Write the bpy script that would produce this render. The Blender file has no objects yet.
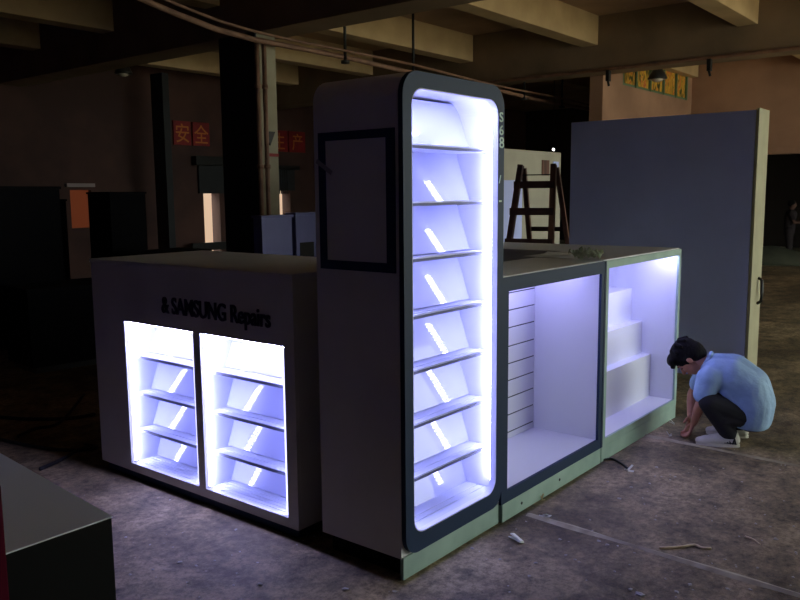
import bpy, bmesh, math, random
from mathutils import Vector, Matrix, noise
R = math.radians
rnd = random.Random(7)
COL = bpy.context.scene.collection

# ------------------------------------------------------------------ materials
def srgb(r, g, b):
    f = lambda c: (c/255/12.92) if c/255 <= .04045 else ((c/255+.055)/1.055)**2.4
    return (f(r), f(g), f(b), 1)

def mat(name, col, rough=.5, col2=None, scale=6, metal=0, bump=0, detail=6, spec=.5, emit=None, stretch=(1, 1, 1), coat=0):
    m = bpy.data.materials.new(name); m.use_nodes = True
    nt = m.node_tree; b = nt.nodes['Principled BSDF']
    b.inputs['Base Color'].default_value = col
    b.inputs['Roughness'].default_value = rough
    b.inputs['Metallic'].default_value = metal
    b.inputs['Specular IOR Level'].default_value = spec
    if coat: b.inputs['Coat Weight'].default_value = coat; b.inputs['Coat Roughness'].default_value = .03
    if emit:
        b.inputs['Emission Color'].default_value = emit[0]; b.inputs['Emission Strength'].default_value = emit[1]
    if col2 or bump:
        tc = nt.nodes.new('ShaderNodeTexCoord'); mp = nt.nodes.new('ShaderNodeMapping')
        mp.inputs['Scale'].default_value = stretch
        n = nt.nodes.new('ShaderNodeTexNoise'); n.inputs['Scale'].default_value = scale; n.inputs['Detail'].default_value = detail
        nt.links.new(tc.outputs['Object'], mp.inputs[0]); nt.links.new(mp.outputs[0], n.inputs['Vector'])
        if col2:
            r = nt.nodes.new('ShaderNodeValToRGB'); r.color_ramp.elements[0].position = .35; r.color_ramp.elements[1].position = .68
            r.color_ramp.elements[0].color = col2; r.color_ramp.elements[1].color = col
            nt.links.new(n.outputs['Fac'], r.inputs[0]); nt.links.new(r.outputs[0], b.inputs['Base Color'])
        if bump:
            bp = nt.nodes.new('ShaderNodeBump'); bp.inputs['Strength'].default_value = bump; bp.inputs['Distance'].default_value = .02
            nt.links.new(n.outputs['Fac'], bp.inputs['Height']); nt.links.new(bp.outputs[0], b.inputs['Normal'])
    return m

M = {}
M['white'] = mat('white_laminate', srgb(215, 215, 215), .35, srgb(205, 205, 206), 3)
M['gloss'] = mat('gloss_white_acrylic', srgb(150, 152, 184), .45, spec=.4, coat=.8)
M['inner'] = mat('inner_white', srgb(185, 187, 202), .35)
M['shelf_edge_shade'] = mat('shelf_edge_shade_grey', srgb(70, 72, 88), .5)  # dark tone paints the shade on the shelf front edges
M['near_wall'] = mat('near_wall_bounce_blue', srgb(88, 86, 196), .9)  # unseen wall, coloured blue to bounce bluish fill onto the kiosk
M['navy'] = mat('navy_trim', srgb(34, 52, 80), .5, spec=.2)
M['lining'] = mat('pale_lining', srgb(205, 205, 222), .5)
M['liner'] = mat('counter_inner_white', srgb(226, 228, 234), .4)
M['slat'] = mat('slat_groove', srgb(60, 66, 70), .5)
M['led'] = mat('led_light', (1, 1, 1, 1), .5, emit=((.5, .5, 1, 1), 140))
M['led_row'] = mat('led_dot_light', (1, 1, 1, 1), .5, emit=((.40, .43, 1, 1), 130))
M['led_dim'] = mat('led_top_light', (1, 1, 1, 1), .5, emit=((.42, .4, 1, 1), 85))
M['led_soft'] = mat('led_channel_diffuser', (1, 1, 1, 1), .5, emit=((.6, .6, 1, 1), 2.2))
M['pcb'] = mat('led_backing', srgb(225, 225, 230), .5)
M['grey_panel'] = mat('grey_panel', srgb(212, 214, 216), .4)
M['text'] = mat('dark_lettering', srgb(28, 28, 50), .4)
M['text_pale'] = mat('pale_lettering', srgb(170, 200, 180), .4)
M['plinth'] = mat('scuffed_plinth', srgb(160, 186, 174), .5, srgb(140, 166, 156), 5)
M['beam'] = mat('beam_concrete', srgb(204, 176, 134), .85, srgb(186, 158, 120), 2.2, bump=.15)
M['girder'] = mat('girder_concrete', srgb(150, 126, 100), .9, srgb(126, 106, 84), 1.3, bump=.2)
M['slab'] = mat('slab_concrete', srgb(184, 152, 124), .9, srgb(160, 132, 108), 1.1, bump=.1)
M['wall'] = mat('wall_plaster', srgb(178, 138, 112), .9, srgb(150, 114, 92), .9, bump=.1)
M['wall_dark'] = mat('wall_grimy', srgb(96, 82, 74), .95, srgb(60, 52, 48), .8)
M['column_dark'] = mat('dark_paint_and_shade', srgb(48, 50, 54), .8, srgb(38, 40, 44), 2)
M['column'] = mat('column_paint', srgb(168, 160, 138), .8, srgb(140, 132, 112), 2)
M['pipe'] = mat('pipe_rust', srgb(150, 112, 92), .6, srgb(120, 88, 72), 6)
M['black'] = mat('black_metal', srgb(22, 22, 24), .5)
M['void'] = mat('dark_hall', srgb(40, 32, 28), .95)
M['wood'] = mat('ladder_wood', srgb(112, 74, 60), .75, srgb(78, 50, 42), 14, stretch=(1, 1, .15))
M['wood_dark'] = mat('ladder_step_wood', srgb(76, 46, 48), .8, srgb(56, 34, 36), 10)
M['booth'] = mat('booth_panel', srgb(172, 166, 148), .6, srgb(158, 152, 136), 3)
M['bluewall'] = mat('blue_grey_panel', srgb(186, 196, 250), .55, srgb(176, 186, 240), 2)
M['edge'] = mat('panel_edge_board', srgb(164, 158, 126), .6, srgb(152, 146, 116), 5)
M['counter_top'] = mat('grey_worktop', srgb(226, 230, 236), .45)
M['counter_black'] = mat('black_laminate', srgb(9, 9, 11), .7, spec=.15)
M['red'] = mat('red_board', srgb(74, 6, 30), .8, spec=.1)
M['paper'] = mat('paper', srgb(215, 215, 205), .7)
M['wrap'] = mat('plastic_wrap', srgb(175, 185, 160), .3, srgb(130, 140, 120), 20)
M['bluebox'] = mat('pale_blue_board', srgb(120, 122, 175), .5, srgb(108, 110, 160), 2)
M['cable'] = mat('cable', srgb(14, 13, 15), .6)
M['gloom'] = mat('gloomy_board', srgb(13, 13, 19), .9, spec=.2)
M['lampshade'] = mat('lamp_shade_enamel', srgb(48, 46, 46), .35)
M['lampglass'] = mat('lamp_glass', srgb(190, 180, 165), .2)
M['signred'] = mat('sign_red', srgb(150, 28, 34), .6, srgb(125, 22, 28), 3)
M['signgold'] = mat('sign_gold', srgb(205, 120, 50), .6)
M['trim_pale'] = mat('pale_trim', srgb(165, 150, 150), .7)
M['warmglow'] = mat('daylight_emission', srgb(200, 175, 150), .9, emit=(srgb(196, 168, 142), 1.0))  # glow stands in for daylight on the yard wall
M['orangeglow'] = mat('orange_lit_pane', srgb(120, 60, 30), .9, emit=(srgb(110, 52, 30), .4))
M['bulb'] = mat('bulb_light', (1, 1, 1, 1), .5, emit=((1, .95, .9, 1), 12))
M['debris'] = mat('chip', srgb(170, 165, 155), .8)
M['stick'] = mat('stick_wood', srgb(225, 205, 165), .8, srgb(200, 178, 140), 30)
M['joint'] = mat('joint_mortar', srgb(182, 172, 142), .9, srgb(140, 130, 104), 9)
M['tarp'] = mat('heap_cover', srgb(70, 72, 56), .9, srgb(56, 58, 46), 3)
M['winframe'] = mat('window_frame_steel', srgb(96, 120, 90), .6)
M['tape'] = mat('tape', srgb(150, 150, 155), .4)

def floor_mat():
    m = bpy.data.materials.new('dusty_concrete'); m.use_nodes = True
    nt = m.node_tree; b = nt.nodes['Principled BSDF']; b.inputs['Roughness'].default_value = .72
    tc = nt.nodes.new('ShaderNodeTexCoord')
    def nz(scale, det, rough=.6):
        n = nt.nodes.new('ShaderNodeTexNoise'); n.inputs['Scale'].default_value = scale; n.inputs['Detail'].default_value = det
        n.inputs['Roughness'].default_value = rough
        nt.links.new(tc.outputs['Object'], n.inputs['Vector']); return n
    def ramp(src, a, b_, pa, pb):
        r = nt.nodes.new('ShaderNodeValToRGB'); e = r.color_ramp.elements
        e[0].position = pa; e[1].position = pb; e[0].color = a; e[1].color = b_
        nt.links.new(src, r.inputs[0]); return r
    def mix(kind, fac, a, c):
        x = nt.nodes.new('ShaderNodeMix'); x.data_type = 'RGBA'; x.blend_type = kind
        if isinstance(fac, float): x.inputs[0].default_value = fac
        else: nt.links.new(fac, x.inputs[0])
        nt.links.new(a, x.inputs[6])
        if isinstance(c, tuple): x.inputs[7].default_value = c
        else: nt.links.new(c, x.inputs[7])
        return x.outputs[2]
    big = ramp(nz(.8, 6).outputs['Fac'], srgb(108, 92, 64), srgb(196, 174, 134), .38, .64)
    mid = ramp(nz(5, 10, .75).outputs['Fac'], srgb(96, 92, 82), srgb(255, 255, 255), .36, .6)
    c = mix('MULTIPLY', .85, big.outputs[0], mid.outputs[0])
    gr = ramp(nz(24, 10, .85).outputs['Fac'], srgb(92, 88, 78), srgb(255, 255, 255), .38, .56)
    c = mix('MULTIPLY', .8, c, gr.outputs[0])
    sm = ramp(nz(38, 8, .8).outputs['Fac'], (0, 0, 0, 1), (1, 1, 1, 1), .66, .72)
    c = mix('MIX', sm.outputs[0], c, srgb(168, 160, 148))
    v = nt.nodes.new('ShaderNodeTexVoronoi'); v.inputs['Scale'].default_value = 22
    nt.links.new(tc.outputs['Object'], v.inputs['Vector'])
    sp = ramp(v.outputs['Distance'], (1, 1, 1, 1), (0, 0, 0, 1), .06, .1)
    msk = ramp(nz(3, 4).outputs['Fac'], (0, 0, 0, 1), (1, 1, 1, 1), .5, .62)
    mm = nt.nodes.new('ShaderNodeMath'); mm.operation = 'MULTIPLY'
    nt.links.new(sp.outputs[0], mm.inputs[0]); nt.links.new(msk.outputs[0], mm.inputs[1])
    c = mix('MIX', mm.outputs[0], c, srgb(180, 172, 160))
    nt.links.new(c, b.inputs['Base Color'])
    bp = nt.nodes.new('ShaderNodeBump'); bp.inputs['Strength'].default_value = .6; bp.inputs['Distance'].default_value = .015
    nt.links.new(nz(14, 10, .75).outputs['Fac'], bp.inputs['Height']); nt.links.new(bp.outputs[0], b.inputs['Normal'])
    return m
M['floor'] = floor_mat()
M['yard'] = mat('pale_yard_bounce', srgb(226, 212, 180), .9, srgb(210, 196, 166), 1)  # pale tone chosen to reflect warm light up into the hall
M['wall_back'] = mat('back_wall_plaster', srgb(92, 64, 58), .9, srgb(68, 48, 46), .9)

def poster_mat():
    m = bpy.data.materials.new('faded_poster'); m.use_nodes = True
    nt = m.node_tree; b = nt.nodes['Principled BSDF']; b.inputs['Roughness'].default_value = .6
    tc = nt.nodes.new('ShaderNodeTexCoord'); mp = nt.nodes.new('ShaderNodeMapping'); mp.inputs['Scale'].default_value = (1, 1, .35)
    n = nt.nodes.new('ShaderNodeTexNoise'); n.inputs['Scale'].default_value = 9; n.inputs['Detail'].default_value = 2; n.inputs['Distortion'].default_value = 1.5
    r = nt.nodes.new('ShaderNodeValToRGB'); e = r.color_ramp.elements
    e[0].position = .36; e[0].color = srgb(60, 64, 30); e[1].position = .5; e[1].color = srgb(228, 180, 60)
    x = e.new(.62); x.color = srgb(205, 96, 52); y = e.new(.72); y.color = srgb(226, 200, 110)
    nt.links.new(tc.outputs['Object'], mp.inputs[0]); nt.links.new(mp.outputs[0], n.inputs['Vector'])
    nt.links.new(n.outputs['Fac'], r.inputs[0]); nt.links.new(r.outputs[0], b.inputs['Base Color'])
    return m
M['poster'] = poster_mat()

# ------------------------------------------------------------------ mesh helpers
def link(name, bm, m, parent=None, smooth=False):
    bmesh.ops.recalc_face_normals(bm, faces=bm.faces)
    me = bpy.data.meshes.new(name); bm.to_mesh(me); bm.free()
    me.materials.append(M[m] if isinstance(m, str) else m)
    if smooth:
        for p in me.polygons: p.use_smooth = True
    o = bpy.data.objects.new(name, me); COL.objects.link(o)
    if parent: o.parent = parent
    return o

def box(bm, x0, x1, y0, y1, z0, z1, bev=0):
    t = bmesh.new()
    bmesh.ops.create_cube(t, size=1)
    for v in t.verts:
        v.co = Vector(((x0+x1)/2+v.co.x*(x1-x0), (y0+y1)/2+v.co.y*(y1-y0), (z0+z1)/2+v.co.z*(z1-z0)))
    if bev: bmesh.ops.bevel(t, geom=t.edges[:], offset=bev, segments=2, affect='EDGES', profile=.6)
    me = bpy.data.meshes.new('t'); t.to_mesh(me); t.free(); bm.from_mesh(me); bpy.data.meshes.remove(me)

def boxes(name, m, parent, *bs, bev=.003):
    bm = bmesh.new()
    for b in bs: box(bm, *b, bev=bev)
    return link(name, bm, m, parent)

def prism(bm, pts, axis, a, b):
    """pts 2D outline extruded along axis from a to b"""
    def P(u, v, w):
        return {'x': (w, u, v), 'y': (u, w, v), 'z': (u, v, w)}[axis]
    lo = [bm.verts.new(P(u, v, a)) for u, v in pts]; hi = [bm.verts.new(P(u, v, b)) for u, v in pts]
    n = len(pts)
    bm.faces.new(lo); bm.faces.new(hi[::-1])
    for i in range(n): bm.faces.new((lo[i], lo[(i+1) % n], hi[(i+1) % n], hi[i]))

def tube(bm, pts, r, n=8, cap=True):
    rings = []; pts = [Vector(p) for p in pts]
    up = Vector((0, 0, 1))
    for i, p in enumerate(pts):
        d = (pts[min(i+1, len(pts)-1)]-pts[max(i-1, 0)]).normalized()
        a = d.cross(up) if abs(d.z) < .95 else d.cross(Vector((1, 0, 0)))
        a.normalize(); b = d.cross(a)
        rr = r[i] if isinstance(r, (list, tuple)) else r
        rings.append([bm.verts.new(p+a*math.cos(2*math.pi*k/n)*rr+b*math.sin(2*math.pi*k/n)*rr) for k in range(n)])
    for i in range(len(rings)-1):
        for k in range(n): bm.faces.new((rings[i][k], rings[i][(k+1) % n], rings[i+1][(k+1) % n], rings[i+1][k]))
    if cap: bm.faces.new(rings[0][::-1]); bm.faces.new(rings[-1])

def beam_between(bm, a, b, w, t, side=(0, 1, 0)):
    """rectangular bar from a to b, width w along side, thickness t"""
    a, b = Vector(a), Vector(b); d = (b-a).normalized(); s = Vector(side); s = (s-d*s.dot(d)).normalized(); u = d.cross(s)
    vs = [[bm.verts.new(p+s*(i*w/2)+u*(j*t/2)) for i, j in ((-1, -1), (1, -1), (1, 1), (-1, 1))] for p in (a, b)]
    bm.faces.new(vs[0][::-1]); bm.faces.new(vs[1])
    for k in range(4): bm.faces.new((vs[0][k], vs[0][(k+1) % 4], vs[1][(k+1) % 4], vs[1][k]))

def lathe(bm, prof, c, n=28):
    rings = [[bm.verts.new((c[0]+r*math.cos(2*math.pi*k/n), c[1]+r*math.sin(2*math.pi*k/n), c[2]+z)) for k in range(n)] for r, z in prof]
    for i in range(len(rings)-1):
        for k in range(n): bm.faces.new((rings[i][k], rings[i][(k+1) % n], rings[i+1][(k+1) % n], rings[i+1][k]))
    bm.faces.new(rings[0][::-1]); bm.faces.new(rings[-1])

def empty(name, loc, label, cat, group=None):
    o = bpy.data.objects.new(name, None); COL.objects.link(o); o.location = loc; o.empty_display_size = .1
    o['label'] = label; o['category'] = cat
    if group: o['group'] = group
    return o
def tag(o, label, cat, group=None):
    o['label'] = label; o['category'] = cat
    if group: o['group'] = group
    return o
def struct(o): o['kind'] = 'structure'; return o
def rebase(root):
    """parts are modelled in world coordinates; keep them there under an Empty at the base"""
    inv = Matrix.Translation(-root.location)
    for ch in root.children: ch.data.transform(inv) if ch.type == 'MESH' else None
    for ch in root.children:
        for g in ch.children: g.data.transform(inv)

def text_bm(s, size, depth, font_scale=(1, 1), bold=0):
    cu = bpy.data.curves.new('t', 'FONT'); cu.body = s; cu.size = size; cu.extrude = depth; cu.offset = bold*.35
    o = bpy.data.objects.new('t', cu); COL.objects.link(o)
    dg = bpy.context.evaluated_depsgraph_get(); me = bpy.data.meshes.new_from_object(o.evaluated_get(dg))
    bm = bmesh.new(); bm.from_mesh(me)
    bpy.data.objects.remove(o); bpy.data.meshes.remove(me)
    xs = [v.co.x for v in bm.verts]; 
    for v in bm.verts: v.co.x *= font_scale[0]; v.co.y *= font_scale[1]
    return bm, (max(xs)-min(xs))*font_scale[0] if xs else 0

def rrect(x0, x1, z0, z1, rt, rb, n=8):
    pts = []
    for cx, cz, r, a0 in ((x1-rt, z1-rt, rt, 0), (x0+rt, z1-rt, rt, 90), (x0+rb, z0+rb, rb, 180), (x1-rb, z0+rb, rb, 270)):
        if r < 1e-4: pts += [(cx, cz)]*(n+1) if False else [(cx, cz)]; continue
        for k in range(n+1):
            a = R(a0+90*k/n); pts.append((cx+r*math.cos(a), cz+r*math.sin(a)))
    return pts

def ring(bm, outer, inner, y0, y1):
    """frame between two outlines with the same number of points, in the XZ plane"""
    n = len(outer)
    V = [[bm.verts.new((u, y, v)) for u, v in o] for o, y in ((outer, y0), (inner, y0), (inner, y1), (outer, y1))]
    for a in range(4):
        A, B = V[a], V[(a+1) % 4]
        for i in range(n): bm.faces.new((A[i], A[(i+1) % n], B[(i+1) % n], B[i]))

# ------------------------------------------------------------------ the setting
struct(boxes('floor', 'floor', None, (-6, 30, -14, 20, -.2, 0), bev=0))
struct(boxes('ceiling', 'slab', None, (-6, 30, -5, 15.4, 4.6, 4.8), bev=0))
struct(boxes('bounce_yard', 'yard', None, (-10, 34, -45, -14, -.2, 0), bev=0))  # unseen ground added to bounce skylight up to the ceiling
struct(boxes('bounce_apron', 'yard', None, (-6, 30, -14, -5.3, 0, .004), bev=0))  # nearer part of the added bounce surface, out of view
# girders run along Y, secondary beams along X
for i, (x0, x1) in enumerate(((7.0, 7.5), (12.95, 13.5))):
    struct(boxes('girder_beam', 'girder', None, (x0, x1, -5, 15, 3.7, 4.6), bev=.01))
spans = ((-5.7, 7.0), (7.5, 12.95), (13.5, 17.95))
for y in (-3.95, -1.45, 1.05, 3.55, 6.1, 8.62, 11.1, 13.3):
    for a, b in spans:
        if b > 13 and a < 16 and False: continue
        struct(boxes('cross_beam', 'beam', None, (a, b, y, y+.3, 4.12, 4.6), bev=.008))
def ccol(x0, x1, y0, y1, z1=3.7, m='column'):
    return struct(boxes('wall_column', m, None, (x0, x1, y0, y1, 0, z1), bev=.01))
ccol(7.0, 7.34, 7.95, 8.62)
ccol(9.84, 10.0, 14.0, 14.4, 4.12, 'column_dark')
# added dark sheet standing for shade on the near column's camera-side face
struct(boxes('column_shade_sheet', 'column_dark', None, (6.975, 7.0, 7.93, 8.64, 0, 3.7), bev=.002))

# back wall (Y = 15) with a doorway and a narrow opening
def wall_with_holes(name, m, axis, u0, u1, v0, v1, w0, w1, holes):
    """wall made of blocks around rectangular holes (u0,u1,z0,z1)"""
    bm = bmesh.new(); us = sorted({u0, u1, *[h[0] for h in holes], *[h[1] for h in holes]}); zs = sorted({v0, v1, *[h[2] for h in holes], *[h[3] for h in holes]})
    for a, b in zip(us, us[1:]):
        for c, d in zip(zs, zs[1:]):
            um, zm = (a+b)/2, (c+d)/2
            if any(h[0] < um < h[1] and h[2] < zm < h[3] for h in holes): continue
            if axis == 'x': box(bm, a, b, w0, w1, c, d)
            else: box(bm, w0, w1, a, b, c, d)
    bmesh.ops.remove_doubles(bm, verts=bm.verts, dist=1e-5)
    return struct(link(name, bm, m))
def at_y(px, Y):   # X on the plane Y where picture column px (at the horizon) meets it
    return Y/math.tan(R(38.86)-math.atan((px-400)/799.3))
def at_x(px, X):
    return X*math.tan(R(38.86)-math.atan((px-400)/799.3))
YB = 15
dA = (at_y(206, YB), at_y(222, YB)); dB = (at_y(278, YB), at_y(292, YB)); dC = (at_y(74, YB), at_y(95, YB))
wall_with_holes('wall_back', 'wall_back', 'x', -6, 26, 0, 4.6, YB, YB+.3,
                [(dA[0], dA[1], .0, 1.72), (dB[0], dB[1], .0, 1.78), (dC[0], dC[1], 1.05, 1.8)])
# yard wall, its daylight put in as emission, seen through the doorway, and the orange-lit pane
struct(boxes('wall_yard_glow', 'warmglow', None, (dA[0]-.4, dB[1]+3, 16.6, 16.7, 0, 2.4), bev=0))
struct(boxes('window_1', 'orangeglow', None, (dC[0], dC[1], YB+.1, YB+.14, 1.05, 1.8), bev=0))
struct(boxes('trim_2', 'trim_pale', None, (dC[0]-.1, dC[1]+.05, YB-.08, YB, 1.86, 1.93), bev=0))
# far wall facing the camera on the right, with a wide dark opening under a lintel
XF = 18
o1 = at_x(810+60, XF); o2 = at_x(757, XF)+.35
wall_with_holes('wall_far', 'wall', 'y', -5, 6.3, 0, 4.6, XF, XF+.3, [(-4.0, o2, 0, 2.42)])
struct(boxes('trim_3', 'wall', None, (XF-.06, XF+.02, -4.2, o2+.3, 2.42, 2.56), bev=.004))
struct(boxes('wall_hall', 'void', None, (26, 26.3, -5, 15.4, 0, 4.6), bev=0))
# side wall with high transom windows
wx0, wx1, wz0, wz1 = 14.35, 17.75, 3.62, 4.5
wall_with_holes('wall_side', 'wall', 'x', 13.5, 18.3, 0, 4.6, 6.25, 6.5, [(wx0, wx1, wz0, wz1)])
w = struct(boxes('window_2', 'winframe', None, (wx0, wx1, 6.27, 6.35, wz0, wz0+.05), *[(x-.03, x+.03, 6.25, 6.35, wz0, wz1) for x in (wx0+.03, 15.0, 15.7, 16.4, 17.1, wx1-.03)], bev=.002))
struct(boxes('window_poster', 'poster', w, (wx0, wx1, 6.29, 6.33, wz0, wz1), bev=0))
# near and right walls behind the camera; the right one is open like a loading bay
struct(boxes('wall_near', 'near_wall', None, (-6.3, -6, -5, 15.4, 0, 4.6), bev=0))
wall_with_holes('wall_right', 'wall', 'x', -6, 26, 0, 4.6, -5.3, -5, [(5.6, 17.8, 0, 3.9)])

# floor joints
def strip(name, a, b, wdt):
    bm = bmesh.new(); a, b = Vector(a), Vector(b); n = 40; d = (b-a); s = Vector((-d.y, d.x, 0)).normalized()
    L, Rr, T = [], [], []
    for i in range(n+1):
        p = a+d*i/n; q = wdt*(.6+.7*noise.noise(Vector((i*.35, a.x, 0)))+.2)
        L.append(bm.verts.new(p+s*q)); Rr.append(bm.verts.new(p-s*q)); T.append(bm.verts.new(p+Vector((0, 0, .008))))
    for i in range(n):
        bm.faces.new((L[i], T[i], T[i+1], L[i+1])); bm.faces.new((T[i], Rr[i], Rr[i+1], T[i+1]))
    return struct(link(name, bm, 'joint'))
strip('floor_joint', (5.19, 2.1, 0), (4.9, -4.5, 0), .026)
strip('floor_joint', (3.50, 1.98, 0), (3.3, -2.5, 0), .03)
strip('floor_joint', (8.2, 1.6, 0), (7.2, -4.5, 0), .03)

# ------------------------------------------------------------------ overhead: pipe, rods, lamps
def pz(x): return 3.56-(x-7)*.018+(max(0, 6.6-x)**1.5)*.09
pr = empty('sprinkler_pipe', (4, 7.7, 3.5), 'long thin rust coloured pipe hung from the ceiling on rods, passing the dark column', 'pipe')
bm = bmesh.new(); tube(bm, [(x, 7.72+.02*math.sin(x), pz(x)+.012*math.sin(x*1.7)) for x in [2+i*.6 for i in range(26)]], .035, 8); link('pipe_run', bm, 'pipe', pr, True)
bm = bmesh.new(); tube(bm, [(x, 7.62+.02*math.cos(x), pz(x)+.07+.012*math.cos(x*1.3)) for x in [2+i*.6 for i in range(26)]], .018, 8); link('conduit', bm, 'pipe', pr, True)
for px in (349, 415, 523, 560):
    x = at_y(px, 7.7); zr = pz(x); bm = bmesh.new(); tube(bm, [(x, 7.7, zr-.06), (x, 7.7, 4.6)], .022, 6); tube(bm, [(x, 7.7, zr-.08), (x, 7.7, zr-.04)], .06, 8); link('hanger_rod', bm, 'black', pr, True)
rebase(pr)
# pipe along the lower edge of the second girder
g2 = empty('girder_conduit', (12.9, 0, 3.68), 'pale conduit running along the lower edge of the far concrete girder', 'pipe')
bm = bmesh.new(); tube(bm, [(12.9, y, 3.70) for y in range(-4, 12)], .03, 8); link('conduit_run', bm, 'pipe', g2, True)
for px in (605, 703):
    y = at_x(px, 12.9); bm = bmesh.new(); box(bm, 12.84, 12.93, y-.03, y+.03, 3.5, 3.68, .005); tube(bm, [(12.87, y, 3.5), (12.87, y-.02, 3.42)], .02, 6); link('bracket', bm, 'black', g2)
rebase(g2)
# upright pipes on the near column
for dx, yy, lab in ((6.94, 7.86, 'left of the pair of upright pipes beside the pale column face'), (7.05, 7.85, 'right of the pair of upright pipes beside the pale column face')):
    bm = bmesh.new(); tube(bm, [(dx, yy, 0), (dx, yy, 1.5), (dx, yy, 3.6)], .03, 8)
    for z in (1, 2, 3): tube(bm, [(dx, yy, z), (dx, yy, z+.05)], .042, 8)
    o = link('upright_pipe', bm, 'pipe', None, True); tag(o, lab, 'pipe')
def pendant(loc, rad, h, label, ztop=4.6):
    t = empty('pendant_lamp', loc, label, 'lamp')
    x, y, z = loc
    bm = bmesh.new(); lathe(bm, [(rad, 0), (rad*1.02, .02), (rad*.8, h*.35), (rad*.45, h*.7), (rad*.25, h*.82), (rad*.22, h)], (x, y, z)); link('lamp_shade', bm, 'lampshade', t, True)
    bm = bmesh.new(); lathe(bm, [(rad*.2, -rad*.3), (rad*.5, -rad*.18), (rad*.6, .005), (rad*.4, .01)], (x, y, z)); link('glass_cover', bm, 'lampglass', t, True)
    bm = bmesh.new(); tube(bm, [(x, y, z+h*.98), (x, y, ztop)], .012, 6); link('cord', bm, 'black', t)
    rebase(t)
pendant((8.72, 5.85, 4.13), .21, .2, 'dark domed ceiling lamp at the top middle of the picture, above the tower')
pendant((14.5, 5.66, 3.68), .17, .27, 'dark bell shaped lamp hanging in front of the yellow poster windows')
pendant((7.7, 12.0, 3.66), .14, .24, 'small dark cone lamp hanging in the gloom at the far left')
bm = bmesh.new(); bmesh.ops.create_uvsphere(bm, u_segments=12, v_segments=8, radius=.025)
for v in bm.verts: v.co += Vector((15.1, 8.05, 2.55))
t = empty('hanging_bulb', (15.1, 8.05, 2.55), 'tiny glowing bare bulb far off above the pale booth', 'light bulb')
link('bulb', bm, 'bulb', t, True); bm = bmesh.new(); tube(bm, [(15.1, 8.05, 2.58), (15.1, 8.05, 4.6)], .008, 6); link('cord', bm, 'black', t); rebase(t)

# ------------------------------------------------------------------ display tower
X0, X1, Y0, Y1, ZT = 2.537, 3.31, 2.029, 2.52, 2.145
tw = empty('display_tower', (X0, Y0, 0), 'tall white display tower with a rounded navy frame and seven glowing shelves', 'display stand')
bm = bmesh.new()
OX0, OX1, OZ0, OZ1 = 2.597, 3.262, .183, 2.083
outer = rrect(X0, X1, .0, ZT, .1, 0)
# shell: side walls + rounded top as one closed outline extruded in Y, with cavity outline inside
o2_ = rrect(X0, X1, .095, ZT, .1, .001); i2_ = rrect(X0+.035, X1-.022, .183, ZT-.05, .075, .001)
ring(bm, o2_, i2_, Y0+.02, Y1)
box(bm, X0+.01, X1-.01, Y1-.03, Y1-.005, .1, ZT-.06)
link('cabinet_shell', bm, 'white', tw)
boxes('base', 'gloom', tw, (X0+.045, X1-.02, Y0+.03, Y1-.02, 0, .097), bev=0)
boxes('plinth', 'plinth', tw, (X0+.004, X1, Y0+.012, Y0+.03, 0, .1), bev=.002)
bm = bmesh.new()
ring(bm, rrect(X0+.004, X1, .105, ZT+.002, .1, .085), rrect(OX0, OX1, OZ0, OZ1, .075, .075), Y0-.004, Y0+.028)
fr = link('front_frame', bm, 'navy', tw)
bm = bmesh.new(); ring(bm, rrect(OX0+.001, OX1-.001, OZ0+.001, OZ1-.001, .075, .075), rrect(OX0+.006, OX1-.006, OZ0+.006, OZ1-.006, .07, .07), Y0-.002, Y0+.028)
link('inner_lining', bm, 'lining', fr)
# glossy back panels leaning back between shelves
def led_strip(parent, kind, p0, p1, w, t, nrm):
    """white backing tape with a lit diffuser"""
SH = [.405, .646, .888, 1.13, 1.377, 1.615, 1.857]
lv = [.183]+SH; tops = SH+[OZ1+.01]
IX0, IX1 = X0+.036, X1-.023
for i, (a, b) in enumerate(zip(lv, tops)):
    bm = bmesh.new()
    yb, yt = Y0+.175, Y0+.255
    if i == 0: yb = Y0+.19
    prism(bm, [(yb, a+.004), (yt, b-.012), (yt+.006, b-.012), (yb+.006, a+.004)], 'x', IX0, IX1)
    link('leaning_back_panel', bm, 'gloss', tw)
for z in SH:
    bm = bmesh.new(); box(bm, IX0, IX1, Y0+.06, Y0+.27, z-.012, z, .002)
    box(bm, IX0, IX1, Y0+.06, Y0+.066, z, z+.006); box(bm, IX0, IX1, Y0+.11, Y0+.113, z, z+.003)
    sf = link('shelf', bm, 'inner', tw); boxes('front_edge_shade', 'shelf_edge_shade', sf, (IX0, IX1, Y0+.056, Y0+.060, z-.013, z-.001), bev=0)  # added strip darkens the shelf lip as shade would
bm = bmesh.new(); box(bm, IX0, IX1, Y0+.03, Y0+.27, .175, .187); box(bm, IX0, IX1, Y0+.08, Y0+.083, .187, .191); box(bm, IX0, IX1, Y0+.12, Y0+.123, .187, .191)
link('bottom_shelf', bm, 'inner', tw)
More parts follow.
